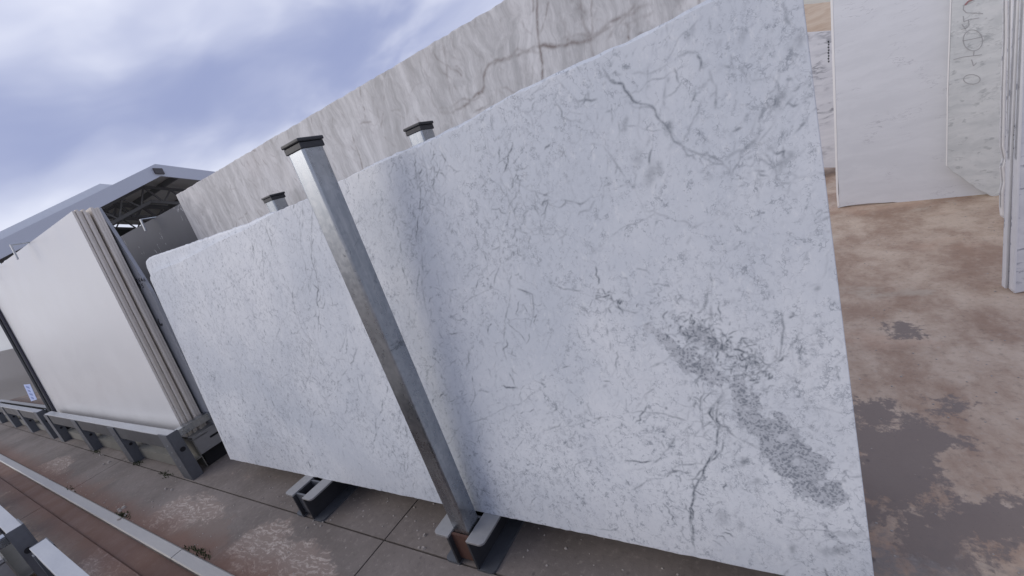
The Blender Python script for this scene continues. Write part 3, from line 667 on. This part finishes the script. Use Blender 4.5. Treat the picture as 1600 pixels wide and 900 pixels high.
# ------------------------------------------------------------------ storage racks of folded galvanised channel
def rack(x_end, length, yf, sgn, label, grp):
    """x_end: right end; yf: front line; sgn=+1 body runs to +Y"""
    t = empty('slab_rack', (x_end, yf, 0)); tag(t, label, 'rack', grp)
    Y = lambda a: yf+sgn*a
    xl = x_end-length
    r = MB(); r.box(xl, x_end-.02, Y(0), Y(.062), .379, .388); r.box(xl, x_end-.02, Y(.058), Y(.062), .350, .3788)
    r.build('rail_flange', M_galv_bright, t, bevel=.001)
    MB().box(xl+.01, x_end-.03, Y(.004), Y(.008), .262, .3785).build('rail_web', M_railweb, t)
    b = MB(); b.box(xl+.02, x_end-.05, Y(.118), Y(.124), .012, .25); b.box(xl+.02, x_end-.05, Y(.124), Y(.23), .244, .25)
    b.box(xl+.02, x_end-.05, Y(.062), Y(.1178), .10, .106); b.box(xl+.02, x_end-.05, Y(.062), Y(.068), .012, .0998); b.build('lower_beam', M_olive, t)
    ups = [0.06+i*(length-.12)/3 for i in range(4)]
    for i, q in enumerate(ups):
        x = x_end-q; u = MB()
        e = 0. if i == 0 else -.002
        u.box(x-.11, x+.05, Y(-.006), Y(.0025), .0, .376+.018*(i == 0)); u.box(x+.044, x+.05, Y(.0027), Y(.070), .0, .376+.016*(i == 0)); u.box(x-.11, x-.104, Y(.0027), Y(.06), .0, .376)
        u.box(x+.012, x+.0438, Y(.064), Y(.070), .0, .376)
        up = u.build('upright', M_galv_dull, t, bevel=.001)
        for yy, zz, rr in ((.036, .235, .013), (.038, .175, .013)) if i else ((.038, .245, .018),):
            MB().cyl((Y(yy), zz), rr, 'x', x+.0495, x+.0512).build('bolt_hole', M_hole, up)
        for zz in (.30, .24, .18, .12):
            MB().cyl((x-.03, zz), .004, 'y', Y(-.009), Y(-.0055), 8).build('rivet', M_galv_bright, up)
        c = MB(); xx = x-.02
        c.box(xx-.06, xx+.03, Y(.125), Y(1.0), .262, .270); c.box(xx+.024, xx+.03, Y(.125), Y(1.0), .130, .2618); c.box(xx-.06, xx+.03, Y(.125), Y(1.0), .118, .1298); c.box(xx-.06, xx-.054, Y(.125), Y(1.0), .13, .2618)
        cr = c.build('cross_channel', M_olive2, t, bevel=.001)
        if i == 0:
            s_ = MB(); s_.box(xx+.0295, xx+.0315, Y(.23), Y(.34), .190, .206); s_.cyl((Y(.23), .198), .008, 'x', xx+.0295, xx+.0314, 10); s_.cyl((Y(.34), .198), .008, 'x', xx+.0295, xx+.0313, 10)
            s_.build('slot', M_hole, cr)
            s2 = MB(); s2.box(xx-.02, xx+.05, Y(.072), Y(1.0), .372, .379); s2.box(xx+.045, xx+.05, Y(.072), Y(1.0), .325, .3718); s2.build('end_bar', M_galv, t, bevel=.001)
            MB().box(xx-.06, xx+.0, Y(.14), Y(1.0), .0, .1175).build('end_dark_fill', M_hole, t)  # near-black block filling the dark gap under the end channel
    MB().box(xl+.05, x_end-.1, Y(.96), Y(1.03), .275, .34).build('rear_rail', M_galv_dull, t)
    return t
rack(-3.80, 3.74, .866, 1, 'galvanised slab rack carrying the stack of white engineered slabs', 'slab racks beside the crane rail')
rack(-7.93, 3.74, .866, 1, 'galvanised slab rack under the dark mirror polished slab', 'slab racks beside the crane rail')
rack(-3.74, 3.74, .116, -1, 'empty galvanised rack across the crane rail, its end facing a gap', 'empty racks across the rail')
rack(.44, 3.74, .134, -1, 'empty galvanised rack across the crane rail with a scuffed bright flange', 'empty racks across the rail')

# ------------------------------------------------------------------ white engineered slabs and their neighbours on the far rack
Z0 = .272
PQ = Plane(.985, 5, Z0)
tl, tr_ = PQ.px((0, 405)), PQ.px((112, 330)); br_ = PQ.px((298, 695))
qu_r_bot, qu_r_top = -3.93, tr_[0]
offs = 0.
words = ['foremost', 'second', 'third', 'fourth', 'fifth', 'sixth', 'seventh', 'eighth']
for i in range(8):
    th = .0152; sh = [0, .007, -.008, .004, -.010, .012, .003, -.006][i]; tz = [0, .006, -.004, .004, -.018, .010, .002, .007][i]
    pts = [(-7.95, 0), (qu_r_bot+sh, 0), (qu_r_top+sh, tr_[1]+tz), (-7.95, tr_[1]+.05+tz)]
    o = plate('engineered_slab', PQ, pts, th, M_quartz_edge if i else M_quartz, back=offs, bevel=.0016)
    if i == 0: o.data.materials.append(M_quartz_edge); [setattr(p, 'material_index', 1) for p in o.data.polygons[2:]]
    tag(o, ('plain warm white engineered slab, foremost of the stack on the rack' if i == 0 else 'white engineered slab seen edge on, %s counted from the face of its stack' % words[i]), 'stone slab', 'stack of white engineered slabs')
    offs += th+(.0028 if i != 4 else .012)
PWd = Plane(.985+offs+.012, 5, Z0)
wd = [PWd.px(p) for p in ((152, 325), (183, 372), (235, 455), (340, 665))]
wd2 = [(-7.4, 0), (wd[3][0]+.0, 0), wd[3], wd[2], wd[1], wd[0], (-7.4, wd[0][1]+.02)]
wedge = plate('polished_slab', PWd, wd2, .022, M_polish); tag(wedge, 'polished grey slab with slanting edge and marker numbers behind the white stack', 'stone slab')
def glyphs(plane, origin, ex, ey, strokes):
    """unit-square pen strokes -> slab coordinates, origin and axes given as pixels"""
    o = np.array(plane.px(origin)); a = np.array(plane.px(ex))-o; b = np.array(plane.px(ey))-o
    return [[tuple(o+a*x+b*y) for x, y in st] for st in strokes]
D = {'1': [[(.5, 0), (.5, 1)]], '0': [[(.2, 0), (.8, 0), (.9, .5), (.8, 1), (.2, 1), (.1, .5), (.2, 0)]], '5': [[(.9, 1), (.2, 1), (.2, .55), (.8, .55), (.85, .1), (.1, 0)]],
     '4': [[(.7, 0), (.7, 1), (.1, .35), (.95, .35)]], '6': [[(.8, 1), (.2, .5), (.2, 0), (.8, 0), (.8, .45), (.2, .45)]], '9': [[(.2, 0), (.8, .5), (.8, 1), (.2, 1), (.2, .55), (.8, .55)]]}
def text(s): return [[(x*.8+i, y) for x, y in st] for i, c in enumerate(s) for st in D[c]]
ribbon('marker_number', PWd, glyphs(PWd, (210, 442), (213.6, 441.3), (208.3, 437.5), text('10546')), .0055, M_ink, wedge)
ribbon('marker_number', PWd, glyphs(PWd, (214, 451.5), (218, 450.8), (212, 445.5), text('995')), .0065, M_ink, wedge)
ribbon('marker_letter', PWd, [[PWd.px(p) for p in ((247, 498), (249, 506), (251.5, 508), (254, 506.5))]], .016, M_ink, wedge)
PD = Plane(1.92, 4, Z0)
dk = [PD.px(p) for p in ((183, 372), (275, 322))]
dslab = plate('dark_stone_slab', PD, [(dk[0][0]-1.3, 0), (dk[1][0]+.5, 0), (dk[1][0]+.5, dk[1][1]+.0), (dk[0][0]-1.3, dk[0][1])], .03, M_dark)
tag(dslab, 'matt charcoal stone slab with pale scratches left of the grey marble', 'stone slab')
PGl = Plane(.958, 5, Z0)
gl = [PGl.px((0, 493)), PGl.px((86, 648))]; k_ = (gl[0][0]-gl[1][0])/(gl[0][1]-gl[1][1]); ub = gl[1][0]-k_*gl[1][1]
gslab = plate('glossy_slab', PGl, [(-11.2, 0), (ub, 0), (ub+k_*1.62, 1.62), (-11.2, 1.62)], .022, M_glossy, back=-.0)
gslab.data.materials.append(M_glossy_edge); [setattr(p, 'material_index', 1) for p in gslab.data.polygons[2:]]
tag(gslab, 'mirror polished dark slab with a pale blue sticker near its edge', 'stone slab')
g2 = plate('glossy_slab', PGl, [(-11.2, 0), (ub-.10, 0), (ub-.10+k_*1.6, 1.6), (-11.2, 1.6)], .020, M_glossy, back=-.0225)
tag(g2, 'mirror polished dark slab set back a hand from the edge of the slab behind it', 'stone slab')
tag(gslab, 'dark slab with a black purple edge between the mirror polished slab and the white stack', 'stone slab')
PS = Plane(.958-.0225/math.cos(R_(5)), 5, Z0)
sq = [PS.px(p) for p in ((37, 601), (47, 600), (58, 624), (49, 627))]
st_ = plate('sticker', PS, sq, .0012, M_sticker, back=-.0014, bevel=0, parent=g2)
stl = []
for k in range(4):
    t0 = .14+k*.22; A_ = [np.array(sq[0])*(1-t)+np.array(sq[3])*t for t in (t0, t0+.08)]; B_ = [np.array(sq[1])*(1-t)+np.array(sq[2])*t for t in (t0, t0+.08)]
    stl.append([tuple(A_[0]*.75+B_[0]*.25), tuple(A_[1]*(.3+.1*(k % 2))+B_[1]*(.7-.1*(k % 2)))])
ribbon('sticker_print', PS, stl, .030, M_sticker_print, st_, off=.0026)

def hook(pl, u, wtop, reach, drop, label):
    t = empty('clamp_hook', pl.at(u, wtop, .0)); tag(t, label, 'hook', 'bent steel hooks on slab tops')
    a, b = pl.at(u, wtop+.008, .03), pl.at(u, wtop+.008, -reach)
    MB().bar(a, b, .03, .010).build('arm', M_galv, t, bevel=.002)
    c = pl.at(u, wtop+.013, -reach-.006); e = pl.at(u, wtop-drop, -reach-.006); MB().bar(c, e, .03, .012, up=(0, 1, 0)).build('finger', M_galv_bright, t, bevel=.002)
    return t
hk = PQ.px((44, 378)); tw = lambda u: tr_[1]+(.05)*(u-qu_r_top)/(-7.95-qu_r_top)
hook(PQ, hk[0], tw(hk[0]), .10, .12, 'bent steel hook over the top edge of the white stack, away from the frame corner')
hk2 = PQ.px((-12, 415)); hook(PQ, hk2[0], tw(hk2[0]), .10, .12, 'bent steel hook farther along the top edge of the white stack')
hk3 = PD.px((237, 336)); hook(PD, hk3[0], dk[0][1]+(hk3[0]-dk[0][0])/(dk[1][0]-dk[0][0])*(dk[1][1]-dk[0][1]), .10, .11, 'bent steel hook over the top of the charcoal slab')

# ------------------------------------------------------------------ slabs stored on the far side of the yard
def traced(name, y0, px, thick, m, label, lean=0., top=None, bevel=.003, grp=None):
    pl = y0 if isinstance(y0, YawPlane) else Plane(y0, lean, 0.); o = plate(name, pl, [pl.px(p) for p in px], thick, m, bevel=bevel); tag(o, label, 'stone slab', grp); return o, pl
def jag(px, n, amp):
    out = []
    for (x0, y0), (x1, y1) in zip(px[:-1], px[1:]):
        for k in range(n): t = k/n; out.append((x0+(x1-x0)*t+random.gauss(0, amp), y0+(y1-y0)*t+random.gauss(0, amp)))
    return out+[px[-1]]
YA = YawPlane((.45, 5.33), -23)
bot = jag([(1309, 325), (1335, 320), (1365, 317), (1410, 317), (1432, 319), (1444, 323), (1480, 319), (1520, 313), (1566, 306)], 3, .5)
sA, pA = traced('marble_slab', YA, [(1293, -150), (1302, 100), (1307, 250), (1311, 300)]+bot+[(1640, 300), (1660, -190)], .05, M_white_marble, 'pale lilac marble slab with a broken lower edge, at the back of the yard')
eA = plate('pale_side_strip', pA, [pA.px(p) for p in ((1291, -150), (1297.5, 0), (1302, 150), (1307, 305), (1308.6, 323), (1311.6, 322), (1310, 303), (1306, 150), (1301.5, 0), (1295.5, -150))], .05, M_sawn, parent=sA, back=-.004)
YB = YawPlane((.45, 5.33), -23, -.085)
edgeB = jag([(1479, 261), (1492, 270), (1505, 280), (1520, 291), (1538, 302), (1552, 307), (1564, 304)], 3, .7)
sB, pB = traced('marble_slab', YB, [(1491, -150), (1487, 0), (1482, 140)]+edgeB+[(1680, 300), (1720, -190)], .04, M_green_marble, 'greenish grey marble slab with crayon writing and a broken corner')
# the writing: strokes as seen on the slab, turned on its side
def arc(cx, cy, rx, ry, a0, a1, n=18, tilt=0.):
    o = []
    for i in range(n+1):
        a = R_(a0+(a1-a0)*i/n); x, y = rx*math.cos(a), ry*math.sin(a); o.append((cx+x*math.cos(tilt)-y*math.sin(tilt), cy+x*math.sin(tilt)+y*math.cos(tilt)))
    return o
wr = [arc(1520, 63, 15, 16.5, 0, 360, 26, -.25), [(1504, 64), (1534, 58)],
      [(1536, 21), (1510, 20), (1505, 15), (1506, 8), (1512, 3)], [(1505, 25), (1506, 34), (1513, 31), (1514, 40), (1508, 45), (1503, 38)], [(1513, 31), (1530, 28)],
      [(1502, 46), (1512, 43)], [(1490, 93), (1505, 89), (1534, 85.5)], [(1522, 80), (1521, 87)], [(1518, 93), (1521, 103), (1526, 98)], arc(1518.5, 124, 13, 7.5, 0, 360, 22, .03)]
ribbon('crayon_writing', pB, [[pB.px(p) for p in s_] for s_ in wr], .0046, M_pencil, sB, off=.0015)
ribbon('red_crayon_mark', pB, [[pB.px(p) for p in ((1508, 8), (1513, 2), (1521, -1))]], .010, M_red, sB, off=.0028)
plate('pale_side_strip', pB, [pB.px(p) for p in ((1488.5, -150), (1484.5, 0), (1479.5, 140), (1478, 259), (1480.2, 260), (1482, 140), (1487, 0), (1491, -150))], .04, M_sawn, parent=sB, back=-.003)
# near bundle on the right, edges and a little of each face in view
def bundle(y0, xl, bottom, m, label, thick=.045, chip=False, slope=-.018):
    pl = Plane(y0, 0., 0.); L = [(xl-slope*140, -150), (xl, 0)]
    e = [(xl+slope*t, t) for t in (90, 180, 250)] if not chip else [(xl, 60), (xl-3, 130), (xl-5, 230), (xl-1, 248), (xl-5, 262), (xl-3, 285), (xl-6, 300), (xl-6, 325)]
    e = [p for p in e if p[1] < bottom-6]
    xb = e[-1][0]+slope*(bottom-e[-1][1])
    px = L+e+[(xb+1.5, bottom-1), (xb+5, bottom+3), (xb+90, bottom-14), (xb+140, -150)]
    o = plate('marble_slab', pl, [pl.px(p) for p in px], thick, m, bevel=.004); tag(o, label, 'stone slab', 'slabs filed on the right of the yard')
    wS = 5.0*3.2/y0; lp = L+e+[(xb+1, bottom-2)]
    plate('pale_side_strip', pl, [pl.px(p) for p in lp]+[pl.px((p[0]+wS, p[1]+(1 if i == 0 else 0))) for i, p in enumerate(lp[::-1])], thick*.8, M_sawn, parent=o, back=-.004, bevel=.003)
    return o, pl
bundle(4.05, 1571, 339, M_blotch_marble, 'white blotchy marble slab with chipped edge overlapping the greenish slab', chip=True)
bundle(3.80, 1580, 341, M_blotch_marble, 'white blotchy marble slab filed between chipped and numbered slabs')
bn, pn = bundle(3.06, 1589, 455, M_blotch_marble, 'white blotchy marble slab with a column of ink marks on its edge', slope=-.045)
bundle(2.98, 1600, 456, M_blotch_marble, 'white blotchy marble slab overlapping the slab with ink marks', slope=-.043)
ribbon('ink_marks', pn, [[pn.px((1584+math.sin(k*2.1)*.9, 196+k*7)), pn.px((1586.5+math.cos(k*3)*.8, 199+k*7)), pn.px((1584.5, 201+k*7))] for k in range(8)], .006, M_ink, bn, off=.007)
sF, pF = traced('marble_slab', 7.0, [(1240, 52), (1292, 48), (1330, 46), (1345, 262), (1298, 262), (1250, 262)], .04, M_streak_marble, 'white marble slab with dark slanting streaks glimpsed beyond the big marble edge')
ribbon('ink_marks', pF, [[pF.px((1293.8+(k % 2)*.8, 64+k*4.4)), pF.px((1295.0, 66.5+k*4.4))] for k in range(8)], .014, M_ink, sF, off=.002)
traced('travertine_slab', 7.22, [(1225, 8), (1270, 6), (1335, -2), (1345, 250), (1240, 250)], .04, M_travertine, 'beige banded travertine slab showing above the streaked marble')
traced('limestone_slab', 7.45, [(1225, -60), (1340, -66), (1345, 245), (1240, 245)], .04, M_pale, 'pale greenish limestone slab rising behind the travertine')
# timber bearers the far slabs of the gap stand on
for i, xx in enumerate((.36, .80)):
    bb = MB().box(xx-.06, xx+.06, 6.9, 7.6, 0., ground((1298, 262), 0)[2]+.10).build('timber_bearer', plain('grey_timber', (.16, .13, .10), .2, 9, .8), loc=(xx, 7.2, 0), bevel=.004)
    tag(bb, ('squared timber bearer under the streaked marble slab, hard by the big marble' if i == 0 else 'squared timber bearer behind the pale lilac slab'), 'timber', 'timber bearers')

# ------------------------------------------------------------------ open sheds beyond the slabs
AP, HW, PIT = 8.57, 7.9, .323
def shed(x0, x1, zt, label, rear):
    t = empty('open_shed', ((x0+x1)/2, AP, 0)); tag(t, label, 'shed', 'pitched open sheds')
    zr = lambda y: zt-PIT*abs(y-AP)
    for s in (-1, 1):
        ye = AP+s*HW
        rf = MB().add([(x, y, zr(y)+dz) for dz in (-.16, -.04) for x in (x0-.10, x1) for y in (AP, ye)], [(0, 1, 3, 2), (4, 6, 7, 5), (0, 4, 5, 1), (2, 3, 7, 6), (0, 2, 6, 4), (1, 5, 7, 3)])
        o = fix_normals(rf.build('roof', M_ceiling, t))
        fs = MB().add([(x, y, zr(y)+dz) for dz in (-.47, 0) for x in (x0, x0-.09) for y in (AP, ye)], [(0, 1, 3, 2), (4, 6, 7, 5), (0, 4, 5, 1), (2, 3, 7, 6), (0, 2, 6, 4), (1, 5, 7, 3)])
        fix_normals(fs.build('gable_fascia', M_fascia2 if rear else M_fascia, t))
        for k in range(6):
            y = AP+s*(.7+k*1.35); MB().bar((x0-.1, y, zr(y)-.27), (x1, y, zr(y)-.27), .08, .20).build('purlin', M_steel, t)
        MB().box(x0-.05, x1, ye-.06, ye+.06, zr(ye)-.62, zr(ye)-.17).build('eaves_beam', M_steel, t)
        for x in (x0-.5, x1+.3): MB().box(x-.1, x+.1, ye-.1, ye+.1, -.1, zr(ye)-.6).build('column', M_steel, t)
    n = 2
    for x in np.linspace(x0-1.9, x1+.15, n):
        tr = MB()
        for s in (-1, 1):
            lo = lambda y: zr(y)-1.05
            tr.bar((x, AP, zr(AP)-.42), (x, AP+s*HW, zr(AP+s*HW)-.42), .09, .11); tr.bar((x, AP, lo(AP)), (x, AP+s*HW, lo(AP+s*HW)), .09, .12)
            for k in range(9):
                ya, yb = AP+s*k*HW/9, AP+s*(k+1)*HW/9; ym = (ya+yb)/2
                tr.bar((x, ya, zr(ya)-.45), (x, ym, lo(ym)), .06, .07, up=(1, 0, 0)); tr.bar((x, ym, lo(ym)), (x, yb, zr(yb)-.45), .06, .07, up=(1, 0, 0))
        tr.build('roof_truss', M_steel, t)
    if rear:
        for nm, a, b in (('rear_wall', None, .92), ('rear_gable_panel', .74, .18)):
            for s in (-1, 1):
                ye = AP+s*HW; pts = [(AP, -.1 if a is None else zr(AP)-a), (ye, -.1 if a is None else zr(ye)-a), (ye, zr(ye)-b), (AP, zr(AP)-b)]
                fix_normals(MB().prism(pts, 'x', x1-.06, x1-.14).build(nm, M_farwall if a is None else M_ceiling, t))
    return t
s1 = shed(-20, -25.5, 5.67, 'pale gabled open shed with roof trusses and a small louvre in its fascia', False)
s2 = shed(-25.75, -31, 6.37, 'taller pale shed roof rising behind the gabled open shed', True)
vt = MB(); vt.add([(-19.985, y, z+dz) for dz in (0,) for y, z in ((8.40, 5.30), (8.70, 5.24), (8.70, 5.46), (8.40, 5.52))]+[(-19.93, y, z) for y, z in ((8.40, 5.30), (8.70, 5.24), (8.70, 5.46), (8.40, 5.52))], [(0, 1, 2, 3), (4, 7, 6, 5), (0, 4, 5, 1), (1, 5, 6, 2), (2, 6, 7, 3), (3, 7, 4, 0)])
ve = fix_normals(vt.build('vent', M_vent, s1))
for k in range(4):
    z = 5.30+k*.05; MB().bar((-19.925, 8.42, z+.02), (-19.925, 8.68, z-.03), .02, .022).build('vent_slat', M_steel, ve)

# ------------------------------------------------------------------ litter along the rail
ch = MB(); mo = MB()
def chip(mb, x, y, r):
    n = 6; a0 = random.random()*6; pts = [(x+r*random.uniform(.6, 1.2)*math.cos(a0+k*6.283/n), y+r*random.uniform(.5, 1.)*math.sin(a0+k*6.283/n)) for k in range(n)]
    h = r*random.uniform(.4, .9); v = [(a, b, .0005) for a, b in pts]+[(x+(a-x)*.6, y+(b-y)*.6, h) for a, b in pts]
    mb.add(v, [list(range(n))[::-1], list(range(n, 2*n))]+[(i, (i+1) % n, n+(i+1) % n, n+i) for i in range(n)])
for px, n, sp, r in (((181, 800), 7, .05, .018), ((165, 724), 2, .02, .018), ((112, 770), 3, .04, .02), ((267, 765), 2, .02, .012), ((664, 837), 1, .0, .012), ((661, 859), 2, .02, .010), ((498, 818), 5, .03, .010), ((243, 787), 3, .03, .008), ((155, 714), 4, .05, .012)):
    c = ground(px)
    for _ in range(n): chip(ch, c[0]+random.gauss(0, sp*1.5), c[1]+random.gauss(0, sp*.5), r*random.uniform(.6, 1.2))
for _ in range(150): chip(ch, random.uniform(-7, -.3), random.choice((random.gauss(.52, .03), random.uniform(.5, .84))), random.uniform(.002, .006))
for _ in range(420): chip(ch, random.uniform(.1, 2.4), random.uniform(1., 5), random.uniform(.0015, .0055))
for _ in range(160): chip(ch, random.uniform(-3.2, .1), random.uniform(.86, 1.15), random.uniform(.002, .007))
tag(fix_normals(ch.build('stone_chips', M_stone)), 'small stone chips scattered along rail and floor', 'stone chips', kind='stuff')
for px, n in (((192, 806), 70), ((318, 865), 50), ((300, 858), 25), ((110, 765), 20), ((215, 724), 60), ((260, 742), 40), ((150, 706), 40)):
    c = ground(px)
    for _ in range(n):
        x, y = c[0]+random.gauss(0, .06), c[1]+random.gauss(0, .012); a = random.random()*6.28; l = random.uniform(.008, .024); dx, dy = math.cos(a)*.004, math.sin(a)*.004; lx, ly = random.gauss(0, .008), random.gauss(0, .008)
        mo.add([(x-dx, y-dy, 0), (x+dx, y+dy, 0), (x+lx, y+ly, l)], [(0, 1, 2)])
tag(mo.build('moss', M_moss), 'dark moss tufts growing in the joints by rail and rack', 'moss', kind='stuff')
